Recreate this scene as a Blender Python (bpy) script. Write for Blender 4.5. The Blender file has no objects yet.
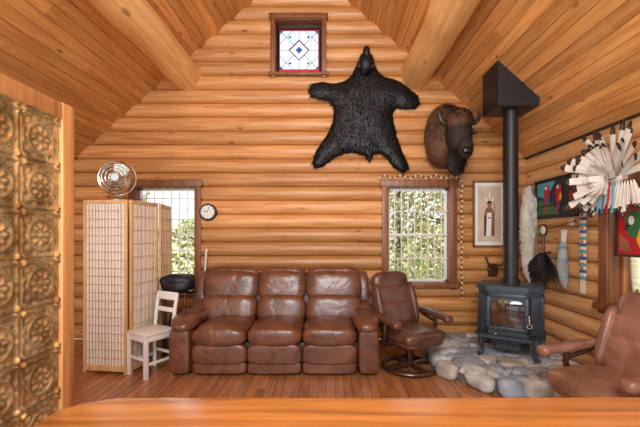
import bpy, bmesh, math, random
from mathutils import Vector, Matrix, Euler, noise
from mathutils.geometry import delaunay_2d_cdt
R=random.Random(7)
sc=bpy.context.scene
try:
    sc.view_settings.view_transform='Standard'
    sc.view_settings.look='None'
except Exception: pass
F=360.0; CH=1.5
XL,XR,YB=-3.64,2.79,5.14
XA,ZA,ZE=-0.43,5.46,2.60
SL=(ZA-ZE)/(XR-XA)
def px(x,y,Y): return Vector(((x-330)*Y/F,Y,CH-(y-235)*Y/F))
def C(r,g,b):
    def l(c):
        c/=255.0
        return c/12.92 if c<=.04045 else ((c+.055)/1.055)**2.4
    return (l(r),l(g),l(b),1)
# ---------------- materials
def nm(name):
    m=bpy.data.materials.new(name); m.use_nodes=True
    nt=m.node_tree; b=nt.nodes['Principled BSDF']
    return m,nt,b
def N(nt,t,**k):
    n=nt.nodes.new(t)
    for a,v in k.items(): setattr(n,a,v)
    return n
def plain(name,col,rough=.5,metal=0,bump=0,bscale=40,var=0,vscale=6,coat=0,spec=.5):
    m,nt,b=nm(name)
    b.inputs['Base Color'].default_value=col; b.inputs['Roughness'].default_value=rough
    b.inputs['Metallic'].default_value=metal; b.inputs['Coat Weight'].default_value=coat
    b.inputs['Specular IOR Level'].default_value=spec
    tc=N(nt,'ShaderNodeTexCoord')
    ns=N(nt,'ShaderNodeTexNoise'); ns.inputs['Scale'].default_value=vscale; ns.inputs['Detail'].default_value=4
    nt.links.new(tc.outputs['Object'],ns.inputs['Vector'])
    mr=N(nt,'ShaderNodeMapRange'); mr.inputs[1].default_value=.3; mr.inputs[2].default_value=.7
    v=max(var,.04)
    mr.inputs[3].default_value=1-v; mr.inputs[4].default_value=1+v
    nt.links.new(ns.outputs[0],mr.inputs[0])
    mx=N(nt,'ShaderNodeVectorMath',operation='SCALE'); mx.inputs[0].default_value=col[:3]
    nt.links.new(mr.outputs[0],mx.inputs['Scale']); nt.links.new(mx.outputs[0],b.inputs['Base Color'])
    if bump:
        n2=N(nt,'ShaderNodeTexNoise'); n2.inputs['Scale'].default_value=bscale; n2.inputs['Detail'].default_value=5
        nt.links.new(tc.outputs['Object'],n2.inputs['Vector'])
        bp=N(nt,'ShaderNodeBump'); bp.inputs['Strength'].default_value=bump; bp.inputs['Distance'].default_value=.02
        nt.links.new(n2.outputs[0],bp.inputs['Height']); nt.links.new(bp.outputs[0],b.inputs['Normal'])
    return m
def wood(name,c1,c2,axis='X',rough=.45,knots=True,coat=.15,rv=.22,kn=(2.2,5.5),knc=None,tone=.3):
    m,nt,b=nm(name); L=nt.links.new
    tc=N(nt,'ShaderNodeTexCoord'); at=N(nt,'ShaderNodeAttribute',attribute_name='rnd')
    off=N(nt,'ShaderNodeVectorMath',operation='SCALE'); off.inputs['Scale'].default_value=37.0
    L(at.outputs['Color'],off.inputs[0])
    ad=N(nt,'ShaderNodeVectorMath',operation='ADD'); L(tc.outputs['Object'],ad.inputs[0]); L(off.outputs[0],ad.inputs[1])
    i='XYZ'.index(axis)
    mp=N(nt,'ShaderNodeMapping'); s=[14,14,14]; s[i]=.8; mp.inputs['Scale'].default_value=s; L(ad.outputs[0],mp.inputs[0])
    ns=N(nt,'ShaderNodeTexNoise'); ns.inputs['Scale'].default_value=1.6; ns.inputs['Detail'].default_value=7; ns.inputs['Distortion'].default_value=.7
    L(mp.outputs[0],ns.inputs['Vector'])
    cr=N(nt,'ShaderNodeValToRGB'); cr.color_ramp.elements[0].position=.30; cr.color_ramp.elements[0].color=c1
    cr.color_ramp.elements[1].position=.66; cr.color_ramp.elements[1].color=c2; L(ns.outputs[0],cr.inputs[0])
    n3=N(nt,'ShaderNodeTexNoise'); n3.inputs['Scale'].default_value=1.3; L(ad.outputs[0],n3.inputs['Vector'])
    sep=N(nt,'ShaderNodeSeparateColor'); L(at.outputs['Color'],sep.inputs[0])
    a1=N(nt,'ShaderNodeMath',operation='MULTIPLY_ADD'); L(sep.outputs[0],a1.inputs[0]); a1.inputs[1].default_value=rv*2; a1.inputs[2].default_value=1-rv-tone/2
    a2=N(nt,'ShaderNodeMath',operation='MULTIPLY_ADD'); L(n3.outputs[0],a2.inputs[0]); a2.inputs[1].default_value=tone; L(a1.outputs[0],a2.inputs[2])
    sc_=N(nt,'ShaderNodeVectorMath',operation='SCALE'); L(cr.outputs[0],sc_.inputs[0]); L(a2.outputs[0],sc_.inputs['Scale'])
    out=sc_.outputs[0]
    if knots:
        m2=N(nt,'ShaderNodeMapping'); s=[kn[1]]*3; s[i]=kn[0]; m2.inputs['Scale'].default_value=s; L(ad.outputs[0],m2.inputs[0])
        vo=N(nt,'ShaderNodeTexVoronoi'); vo.inputs['Scale'].default_value=1; L(m2.outputs[0],vo.inputs['Vector'])
        r=N(nt,'ShaderNodeMapRange',interpolation_type='SMOOTHSTEP'); r.inputs[1].default_value=.04; r.inputs[2].default_value=.14
        r.inputs[3].default_value=.8; r.inputs[4].default_value=0; L(vo.outputs['Distance'],r.inputs[0])
        mx=N(nt,'ShaderNodeMix',data_type='RGBA'); L(r.outputs[0],mx.inputs[0]); L(out,mx.inputs[6]); mx.inputs[7].default_value=knc or C(104,60,28)
        out=mx.outputs[2]
    L(out,b.inputs['Base Color'])
    b.inputs['Roughness'].default_value=rough; b.inputs['Coat Weight'].default_value=coat; b.inputs['Coat Roughness'].default_value=.25
    bp=N(nt,'ShaderNodeBump'); bp.inputs['Strength'].default_value=.15; bp.inputs['Distance'].default_value=.01
    L(ns.outputs[0],bp.inputs['Height']); L(bp.outputs[0],b.inputs['Normal'])
    return m
def leather(name,col,rough=.36):
    m,nt,b=nm(name); L=nt.links.new
    tc=N(nt,'ShaderNodeTexCoord')
    n1=N(nt,'ShaderNodeTexNoise'); n1.inputs['Scale'].default_value=6; n1.inputs['Detail'].default_value=3; n1.inputs['Distortion'].default_value=.8
    n2=N(nt,'ShaderNodeTexVoronoi'); n2.inputs['Scale'].default_value=160
    L(tc.outputs['Object'],n1.inputs['Vector']); L(tc.outputs['Object'],n2.inputs['Vector'])
    cr=N(nt,'ShaderNodeValToRGB'); cr.color_ramp.elements[0].position=.35; cr.color_ramp.elements[0].color=tuple(c*.7 for c in col[:3])+(1,)
    cr.color_ramp.elements[1].position=.7; cr.color_ramp.elements[1].color=tuple(c*1.3 for c in col[:3])+(1,)
    L(n1.outputs[0],cr.inputs[0]); L(cr.outputs[0],b.inputs['Base Color'])
    b1=N(nt,'ShaderNodeBump'); b1.inputs['Strength'].default_value=.4; b1.inputs['Distance'].default_value=.04; L(n1.outputs[0],b1.inputs['Height'])
    b2=N(nt,'ShaderNodeBump'); b2.inputs['Strength'].default_value=.1; b2.inputs['Distance'].default_value=.003; L(n2.outputs['Distance'],b2.inputs['Height']); L(b1.outputs[0],b2.inputs['Normal'])
    L(b2.outputs[0],b.inputs['Normal'])
    b.inputs['Roughness'].default_value=rough; b.inputs['Coat Weight'].default_value=.25; b.inputs['Coat Roughness'].default_value=.3
    return m
def glassy(name,col=(1,1,1,1),gl=.06):
    m=bpy.data.materials.new(name); m.use_nodes=True; nt=m.node_tree; nt.nodes.clear()
    o=N(nt,'ShaderNodeOutputMaterial'); t=N(nt,'ShaderNodeBsdfTransparent'); t.inputs[0].default_value=col
    g=N(nt,'ShaderNodeBsdfGlossy'); g.inputs['Roughness'].default_value=.03
    lw=N(nt,'ShaderNodeFresnel'); lw.inputs[0].default_value=1.3
    x=N(nt,'ShaderNodeMixShader'); nt.links.new(lw.outputs[0],x.inputs[0]); nt.links.new(t.outputs[0],x.inputs[1]); nt.links.new(g.outputs[0],x.inputs[2]); nt.links.new(x.outputs[0],o.inputs[0])
    return m
M_log=wood('log_pine',C(184,122,66),C(218,164,104),'X',rv=.2)
M_logY=wood('log_pine_side',C(192,136,82),C(226,180,126),'Y',rv=.18)
M_ceil=wood('ceiling_pine',C(184,122,60),C(220,162,96),'Y',rv=.22,kn=(2.4,6.5))
M_floor=wood('floor_fir',C(142,92,56),C(186,128,84),'Y',rough=.22,knots=False,coat=.4,rv=.16)
M_beam=wood('beam_log',C(226,166,94),C(246,204,140),'Y',rv=.05,kn=(1.3,3),tone=.25)
M_trim=wood('trim_wood',C(104,62,36),C(146,94,56),'Z',rv=.1,knots=False)
M_trimO=wood('trim_orange',C(156,102,56),C(194,138,82),'Z',rv=.1,knots=False)
M_slab=wood('slab_varnished',C(138,80,32),C(200,128,58),'X',rough=.24,coat=.5,rv=.05,kn=(1,2.2),tone=.7)
M_screenw=wood('screen_wood',C(190,150,106),C(222,184,136),'Z',knots=False,rv=.1)
M_dkw=wood('dark_wood',C(42,22,14),C(70,40,26),'X',rough=.3,knots=False,rv=.1,coat=.4)
M_leath=leather('sofa_leather',C(106,66,47),.3)
M_leath2=leather('recliner_leather',C(94,62,48),.34)
M_leath3=leather('recliner_leather_tan',C(142,102,82),.34)
M_seam=plain('leather_dark',C(58,36,28),.45)
M_black=plain('black_iron',C(26,27,30),.45,bump=.1,bscale=120)
M_stove=plain('stove_iron',C(62,74,84),.42,metal=.3,bump=.1,bscale=150)
M_sglass=plain('stove_glass',C(60,44,34),.06,coat=1,var=.3,vscale=9)
M_white=plain('white_paint',C(232,232,230),.4)
M_paper=plain('shoji_paper',C(230,230,226),.8)
M_chrome=plain('chrome',C(200,198,190),.18,metal=1)
M_brass=plain('brass',C(190,150,80),.25,metal=1)
M_bearf=plain('bear_fur',C(11,10,12),.5,var=.35,vscale=20)
M_bisonf=plain('bison_fur',C(92,60,38),.75,var=.4,vscale=9)
M_bisond=plain('bison_face_fur',C(44,32,26),.7,var=.3,vscale=12)
M_horn=plain('horn',C(60,50,44),.3,var=.4,vscale=8)
M_nose=plain('nose_skin',C(18,15,15),.25)
M_stone=plain('river_stone',C(190,192,190),.65,bump=.35,bscale=22,var=.3,vscale=6)
M_stone2=plain('river_stone_grey',C(146,156,166),.65,bump=.35,bscale=22,var=.3,vscale=6)
M_stone3=plain('river_stone_tan',C(182,178,168),.65,bump=.35,bscale=22,var=.3,vscale=6)
M_mortar=plain('mortar',C(104,102,98),.9,bump=.5,bscale=40,var=.2)
M_glass=glassy('window_glass')
M_whfeath=plain('white_feather',C(226,222,212),.8,var=.1)
M_dkfeath=plain('dark_feather',C(56,46,42),.6)
M_red=plain('red_cloth',C(190,30,40),.7)
M_blue=plain('blue_bead',C(46,96,160),.4)
M_turq=plain('turquoise_bead',C(80,160,175),.4)
M_yel=plain('yellow_paint',C(225,180,50),.5)
M_green=plain('green_paint',C(52,110,60),.6)
M_dk=plain('print_dark',C(34,40,46),.5,var=.3)
M_mat=plain('mat_board',C(226,214,196),.8)
M_skin=plain('print_brown',C(150,98,70),.7,var=.2)
M_blackcl=plain('black_nylon',C(22,24,30),.55,bump=.4,bscale=18)
M_pelt=plain('pelt_fur',C(210,204,190),.85,var=.15,vscale=14)
M_lead=plain('lead_came',C(70,70,74),.4,metal=.6)
M_sred=glassy('glass_red',C(190,30,54)); M_sblue=glassy('glass_blue',C(90,120,190)); M_sgrn=glassy('glass_green',C(90,150,130)); M_sclr=glassy('glass_clear',C(216,228,240)); M_spur=glassy('glass_purple',C(150,90,140))
M_grey=plain('grey_hide',C(150,150,146),.7,var=.3)
M_leaf=plain('leaf_green',C(140,160,78),.8,var=.35,vscale=3)
M_leaf2=plain('leaf_tan',C(206,196,150),.8,var=.3,vscale=3)
M_bark=plain('bark',C(92,78,66),.9,bump=.5,bscale=14,var=.3)
M_grass=plain('dry_grass',C(196,188,144),.95,var=.3,vscale=1.5)
def tin():
    m,nt,b=nm('pressed_tin_brass'); L=nt.links.new
    tc=N(nt,'ShaderNodeTexCoord'); n=N(nt,'ShaderNodeTexNoise'); n.inputs['Scale'].default_value=9; n.inputs['Detail'].default_value=5; L(tc.outputs['Object'],n.inputs['Vector'])
    cr=N(nt,'ShaderNodeValToRGB'); cr.color_ramp.elements[0].position=.35; cr.color_ramp.elements[0].color=C(164,142,98); cr.color_ramp.elements[1].position=.65; cr.color_ramp.elements[1].color=C(236,222,176)
    L(n.outputs[0],cr.inputs[0]); L(cr.outputs[0],b.inputs['Base Color'])
    b.inputs['Metallic'].default_value=.88; b.inputs['Roughness'].default_value=.25
    return m
M_tin=tin()
# ---------------- mesh builder
class MB:
    def __init__(s): s.v=[];s.f=[];s.c=[];s.m=[]
    def add(s,vs,fs,rnd=0.5,mi=0,T=None):
        o=len(s.v)
        for p in vs:
            p=Vector(p); s.v.append(T@p if T else p)
        for f in fs: s.f.append([i+o for i in f]); s.c.append(rnd); s.m.append(mi)
    def build(s,name,mats,parent=None,smooth=True,angle=40,loc=None,rot=None,post=None):
        me=bpy.data.meshes.new(name); me.from_pydata([tuple(p) for p in s.v],[],s.f)
        if not isinstance(mats,(list,tuple)): mats=[mats]
        for m in mats: me.materials.append(m)
        me.polygons.foreach_set('material_index',s.m)
        at=me.color_attributes.new('rnd','FLOAT_COLOR','CORNER')
        data=[]
        for p,c in zip(me.polygons,s.c):
            data+= [c,(c*7.13)%1,(c*3.77)%1,1]*p.loop_total
        at.data.foreach_set('color',data)
        if post:
            bm=bmesh.new(); bm.from_mesh(me); post(bm); bm.to_mesh(me); bm.free()
        if smooth:
            me.polygons.foreach_set('use_smooth',[True]*len(me.polygons))
            try: me.set_sharp_from_angle(angle=math.radians(angle))
            except Exception: pass
        me.update()
        ob=bpy.data.objects.new(name,me); sc.collection.objects.link(ob)
        if parent: ob.parent=parent
        if loc: ob.location=loc
        if rot: ob.rotation_euler=rot
        return ob
def empty(name,loc=(0,0,0),rz=0):
    e=bpy.data.objects.new(name,None); e.empty_display_size=.1; sc.collection.objects.link(e); e.location=loc; e.rotation_euler=(0,0,rz); return e
def cbox(mb,c,d,b=.006,rot=None,mi=0,rnd=None,T=None):
    bm=bmesh.new(); bmesh.ops.create_cube(bm,size=1)
    for v in bm.verts: v.co=Vector((v.co.x*d[0],v.co.y*d[1],v.co.z*d[2]))
    b=min(b,min(d)*.45)
    if b>0: bmesh.ops.bevel(bm,geom=list(bm.edges),offset=b,segments=2,affect='EDGES',profile=.5)
    M=Matrix.Translation(c)@(rot.to_matrix().to_4x4() if rot else Matrix())
    if T: M=T@M
    bm.verts.index_update()
    mb.add([M@v.co for v in bm.verts],[[v.index for v in f.verts] for f in bm.faces],R.random() if rnd is None else rnd,mi); bm.free()
_cg={}
def cgrid(n):
    if n in _cg: return _cg[n]
    vs={};V=[];Fs=[]
    def g(p):
        k=tuple(round(q,5) for q in p)
        if k not in vs: vs[k]=len(V); V.append(Vector(p))
        return vs[k]
    t=[math.tan((2*i/n-1)*math.pi/4) for i in range(n+1)]
    for ax in range(3):
        for s in(-1,1):
            for i in range(n):
                for j in range(n):
                    q=[]
                    for a,b in((i,j),(i+1,j),(i+1,j+1),(i,j+1)):
                        p=[0,0,0];p[ax]=s;p[(ax+1)%3]=t[a];p[(ax+2)%3]=t[b];q.append(g(p))
                    Fs.append(q if s>0 else q[::-1])
    _cg[n]=(V,Fs);return _cg[n]
def sb(mb,c,h,k=4,rot=None,n=10,mi=0,rnd=None,T=None,nz=0,ns=6,fn=None):
    V,Fs=cgrid(n); out=[]
    M=Matrix.Translation(c)@(rot.to_matrix().to_4x4() if rot else Matrix())
    if T: M=T@M
    sd=R.random()*50
    for p in V:
        q=p/((abs(p.x)**k+abs(p.y)**k+abs(p.z)**k)**(1/k))
        q=Vector((q.x*h[0],q.y*h[1],q.z*h[2]))
        if fn: q=fn(q)
        if nz: q=q*(1+nz*noise.noise(q*ns+Vector((sd,0,0))))
        out.append(M@q)
    mb.add(out,Fs,R.random() if rnd is None else rnd,mi)
def tube(mb,pts,rad,seg=10,mi=0,T=None,cap=True,rnd=.5):
    pts=[Vector(p) for p in pts]; n=len(pts)
    if not isinstance(rad,(list,tuple)): rad=[rad]*n
    vs=[];fs=[]; ref=None
    for i,p in enumerate(pts):
        t=(pts[min(i+1,n-1)]-pts[max(i-1,0)])
        if t.length<1e-7: t=Vector((0,0,1))
        t.normalize()
        if ref is None: ref=Vector((0,0,1)) if abs(t.z)<.9 else Vector((1,0,0))
        a=(ref-t*ref.dot(t)).normalized(); b=t.cross(a); ref=a
        for j in range(seg):
            th=2*math.pi*j/seg; vs.append(p+(a*math.cos(th)+b*math.sin(th))*rad[i])
    for i in range(n-1):
        for j in range(seg):
            fs.append([i*seg+j,i*seg+(j+1)%seg,(i+1)*seg+(j+1)%seg,(i+1)*seg+j])
    if cap: fs.append(list(range(seg))[::-1]); fs.append([(n-1)*seg+j for j in range(seg)])
    mb.add(vs,fs,rnd,mi,T)
def cyl(mb,a,b,r,seg=20,mi=0,T=None): tube(mb,[a,b],r,seg,mi,T)
def torus(mb,c,Rr,r,axis='Z',seg=40,s2=10,mi=0,T=None,flat=1):
    vs=[];fs=[]
    for i in range(seg):
        a=2*math.pi*i/seg
        for j in range(s2):
            b=2*math.pi*j/s2; q=Rr+r*math.cos(b); h=r*math.sin(b)*flat
            p=(q*math.cos(a),q*math.sin(a),h)
            if axis=='Y': p=(p[0],p[2],p[1])
            if axis=='X': p=(p[2],p[0],p[1])
            vs.append(Vector(c)+Vector(p))
            fs.append([i*s2+j,((i+1)%seg)*s2+j,((i+1)%seg)*s2+(j+1)%s2,i*s2+(j+1)%s2])
    mb.add(vs,fs,.5,mi,T)
def prism(mb,poly,d0,d1,axis='Z',mi=0,T=None,rnd=.5):
    def P(a,b,d):
        return (a,b,d) if axis=='Z' else ((a,d,b) if axis=='Y' else (d,a,b))
    n=len(poly); vs=[P(a,b,d0) for a,b in poly]+[P(a,b,d1) for a,b in poly]
    fs=[list(range(n))[::-1],list(range(n,2*n))]+[[i,(i+1)%n,n+(i+1)%n,n+i] for i in range(n)]
    mb.add(vs,fs,rnd,mi,T)
def ribbon(mb,O,ax,a,b,u,n,prof,rnd,mi=0):
    O,ax,u,n=map(Vector,(O,ax,u,n)); k=len(prof); vs=[]
    for t in(a,b):
        for s,h in prof: vs.append(O+ax*t+u*s+n*h)
    fs=[[i,(i+1)%k,k+(i+1)%k,k+i] for i in range(k)]+[list(range(k))[::-1],list(range(k,2*k))]
    mb.add(vs,fs,rnd,mi)
# ---------------- room shell
HC=.2
def logprof(h=HC,bul=.078,back=-.24):
    p=[(0,back)]
    K=14
    for i in range(K+1):
        x=-math.cos(math.pi*i/K); s=(x+1)/2
        p.append((s*h, -bul+bul*math.sqrt(max(0,1-x*x))))
    p.append((h,back)); return p
def logwall(name,O,ax,length,zmax,n,ops,mat,post=None):
    mb=MB(); k=0; z=0
    while z<zmax-1e-4:
        iv=[(0,length)]
        for (a,b,z0,z1) in ops:
            if z+HC/2>z0 and z+HC/2<z1:
                nv=[]
                for s,e in iv:
                    if b<=s or a>=e: nv.append((s,e)); continue
                    if a>s: nv.append((s,a))
                    if b<e: nv.append((b,e))
                iv=nv
        for s,e in iv:
            ribbon(mb,Vector(O)+Vector((0,0,z)),ax,s,e,(0,0,1),n,logprof(),R.random())
        z+=HC;k+=1
    return mb.build(name,mat,angle=50,post=post)
def clipg(bm):
    for sgn in(1,-1):
        nrm=Vector((sgn*SL,0,1)).normalized()
        bmesh.ops.bisect_plane(bm,geom=list(bm.verts)+list(bm.edges)+list(bm.faces),plane_co=(XA,0,ZA+.01),plane_no=nrm,clear_outer=True)
W1=(-2.80,-1.92,.8,2.2); W2=(.82,1.73,.8,2.2); W3=(-.80,-.10,3.8,4.6)
x0=XL-.2
logwall('wall_back',(x0,YB,0),(1,0,0),XR+.2-x0,5.6,(0,-1,0),[(a-x0,b-x0,c,d) for a,b,c,d in(W1,W2,W3)],M_log,clipg)
YF=-2.0
W4=(2.55,3.62,.8,2.0)
logwall('wall_right',(XR,YF,0),(0,1,0),YB-YF-.0,2.6,(-1,0,0),[(W4[0]-YF,W4[1]-YF,.8,2.0)],M_logY)
logwall('wall_left',(XL,YF,0),(0,1,0),YB-YF,2.6,(1,0,0),[],M_logY)
def boards(name,O,u,n,W,bw,mat,y0,y1,lmin,lmax,g=.007,th=.03,gd=.009):
    mb=MB(); s=0
    while s<W-1e-4:
        w=min(bw,W-s); y=y0-R.random()*lmax
        while y<y1:
            L=R.uniform(lmin,lmax); a=max(y,y0); b=min(y+L-.002,y1)
            if b>a+.01:
                ribbon(mb,O,(0,1,0),a,b,u,n,[(s,-th),(s+.0005,-gd),(s+g,0),(s+w-g,0),(s+w-.0005,-gd),(s+w,-th)],R.random())
            y+=L
        s+=bw
    return mb.build(name,mat,smooth=False)
un=math.hypot(1,SL)
Ls=math.hypot(XR-XA,ZA-ZE)
boards('ceiling_right',Vector((XR,0,ZE)),Vector((-1,0,SL))/un,Vector((-SL,0,-1))/un,Ls,.125,M_ceil,YF,YB+.06,2.0,4.5)
boards('ceiling_left',Vector((XL,0,ZE)),Vector((1,0,SL))/un,Vector((SL,0,-1))/un,Ls,.125,M_ceil,YF,YB+.06,2.0,4.5)
mb=MB()
for sg,X0 in((1,XL),(-1,XR)):
    O=Vector((X0-sg*.15,0,ZE-.15*SL)); u=Vector((sg,0,SL))/un; n=Vector((sg*SL,0,-1))/un
    ribbon(mb,O,(0,1,0),YF,YB+.3,u,n,[(0,-.05),(Ls+.2,-.05),(Ls+.2,-.25),(0,-.25)],.5)
mb.build('roof',M_bark,smooth=False)
boards('floor',Vector((XL-.05,0,0)),Vector((1,0,0)),Vector((0,0,1)),XR-XL+.1,.085,M_floor,YF,YB+.05,1.0,2.6,g=.003,gd=.004)
# beams
for i,bx in enumerate((-2.07,1.23)):
    mb=MB(); pts=[];rad=[]
    for k in range(48):
        y=YF+(YB+.06-YF)*k/47
        pts.append((bx+.02*noise.noise(Vector((y*1.3,i*9,0))),y,3.80+.02*noise.noise(Vector((y*1.1,i*9,5)))))
        rad.append(.215+.022*noise.noise(Vector((y*2.6,i*5,9))))
    tube(mb,pts,rad,32)
    mb.build('ceiling_beam',M_beam)
# ---------------- windows
def window(name,axis,a,b,z0,z1,casing=.08,bars=None,rail=True,mcas=M_trim,grid=(7,3),barmat=M_white,sash=M_white):
    e=empty(name)
    if axis=='Y': T=Matrix.Translation((0,YB,0))
    else: T=Matrix.Translation((XR,0,0))@Matrix.Rotation(-math.pi/2,4,'Z')@Matrix.Scale(-1,4,(1,0,0))
    def bx(mb,xa,xb,ya,yb,za,zb,mi=0):
        cbox(mb,((xa+xb)/2,(ya+yb)/2,(za+zb)/2),(abs(xb-xa),abs(yb-ya),abs(zb-za)),.004,T=T,mi=mi)
    mb=MB(); c=casing
    bx(mb,a-c,a+.01,-.02,.06,z0-c,z1+c); bx(mb,b-.01,b+c,-.02,.06,z0-c,z1+c)
    bx(mb,a-c-.02,b+c+.02,-.03,.06,z1-.01,z1+c+.01); bx(mb,a-c-.03,b+c+.03,-.06,.06,z0-c*.6,z0+.01)
    bx(mb,a-.005,a+.02,.0,.2,z0,z1);bx(mb,b-.02,b+.005,.0,.2,z0,z1);bx(mb,a,b,.0,.2,z0-.005,z0+.02);bx(mb,a,b,.0,.2,z1-.02,z1+.005)
    ob=mb.build('casing',mcas,e)
    mb=MB(); w=.035; A,B,Z0,Z1=a+.02,b-.02,z0+.02,z1-.02
    bx(mb,A,A+w,.12,.16,Z0,Z1);bx(mb,B-w,B,.12,.16,Z0,Z1);bx(mb,A,B,.12,.16,Z0,Z0+w);bx(mb,A,B,.12,.16,Z1-w,Z1)
    if rail: bx(mb,A,B,.11,.16,(Z0+Z1)/2-.02,(Z0+Z1)/2+.02)
    mb.build('sash',sash,e)
    mb=MB(); bx(mb,A+.01,B-.01,.139,.142,Z0+.01,Z1-.01); mb.build('glass_pane',M_glass,e,smooth=False)
    if grid:
        mb=MB(); nx,nz=grid
        for i in range(1,nx+1):
            x=A+(B-A)*i/(nx+1); bx(mb,x-.008,x+.008,.07,.084,Z0,Z1)
        for i in range(1,nz+1):
            z=Z0+(Z1-Z0)*i/(nz+1); bx(mb,A,B,.068,.084,z-.007,z+.007)
        mb.build('window_bars',barmat,e)
    return e
window('window_1','Y',*W1,grid=(6,8))
window('window_2','Y',*W2,grid=(8,3))
e3=window('window_3','Y',*W3,rail=False,grid=None,sash=M_dkw,casing=.05)
window('window_4','X',*W4,casing=.1,grid=None,mcas=M_trim,sash=M_trimO)
def quad(mb,p,y,mi): mb.add([(a,y,b) for a,b in p],[list(range(len(p)))],.5,mi)
mb=MB(); cx,cz=-.45,4.19; h=.32; y=YB+.11; mats=[M_sclr,M_sred,M_sblue,M_sgrn,M_spur,M_lead]
b1=h;b2=h-.038
for (xa,xb,za,zb) in((-b1,b1,b2,b1),(-b1,b1,-b1,-b2),(-b1,-b2,-b2,b2),(b2,b1,-b2,b2)):
    quad(mb,[(cx+xa,cz+za),(cx+xb,cz+za),(cx+xb,cz+zb),(cx+xa,cz+zb)],y,1)
q=.15;q3=.13
for sx in(-1,1):
    for sz in(-1,1):
        quad(mb,[(cx+sx*q,cz),(cx,cz+sz*q),(cx,cz+sz*q3),(cx+sx*q3,cz)],y-.004,1)
        quad(mb,[(cx+sx*b2,cz+sz*b2),(cx+sx*(b2-.06),cz+sz*b2),(cx+sx*b2,cz+sz*(b2-.06))],y-.004,3)
        quad(mb,[(cx+sx*.11,cz+sz*.19),(cx+sx*.135,cz+sz*.165),(cx+sx*.16,cz+sz*.19),(cx+sx*.135,cz+sz*.215)],y-.006,4 if sx*sz>0 else 3)
quad(mb,[(cx,cz-.05),(cx+.05,cz),(cx,cz+.05),(cx-.05,cz)],y-.006,2)
quad(mb,[(cx,cz-.022),(cx+.022,cz),(cx,cz+.022),(cx-.022,cz)],y-.01,3)
quad(mb,[(cx-b2,cz-b2),(cx+b2,cz-b2),(cx+b2,cz+b2),(cx-b2,cz+b2)],y+.004,0)
def ln(x1,z1,x2,z2,r=.004): tube(mb,[(cx+x1,y-.012,cz+z1),(cx+x2,y-.012,cz+z2)],r,6,5)
for s in(-1,1):
    ln(-b2,s*b2,b2,s*b2);ln(s*b2,-b2,s*b2,b2);ln(-b1,s*b1,b1,s*b1,.007);ln(s*b1,-b1,s*b1,b1,.007)
    ln(s*b2,b2,s*.075,.075,.004);ln(s*b2,-b2,s*.075,-.075,.004); ln(0,s*q,0,s*b2,.004); ln(s*q,0,s*b2,0,.004)
    ln(s*q,0,0,q);ln(s*q,0,0,-q); ln(s*.05,0,0,.05,.003);ln(s*.05,0,0,-.05,.003)
    ln(s*b2,.09,s*.09,b2,.004);ln(s*b2,-.09,s*.09,-b2,.004)
mb.build('stained_glass',mats,e3,smooth=False)
mb=MB()
for (xa,xb,za,zb) in((-.35,-.315,-.38,.42),(.315,.35,-.38,.42),(-.35,.35,.315,.42),(-.35,.35,-.38,-.315)):
    cbox(mb,(cx+(xa+xb)/2,y+.01,cz+(za+zb)/2),(xb-xa,.03,zb-za),.003)
mb.build('panel_frame',M_dkw,e3)
mb=MB(); P=[]
a,b=W2[0]-.12,W2[1]+.13
for i in range(24): P.append(Vector((b+.01*math.sin(i*2.1),YB-.05,.62+i*.072)))
for i in range(16): P.append(Vector((b-(b-a)*(i+1)/16,YB-.05,2.33+.02*math.sin(i*1.9))))
tube(mb,P,.006,6,0)
for p in P: sb(mb,p+Vector((0,-.012,-.012)),(.014,.014,.02),2,n=4,mi=1)
mb.build('string_lights',[M_dkw,M_mat])
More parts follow.
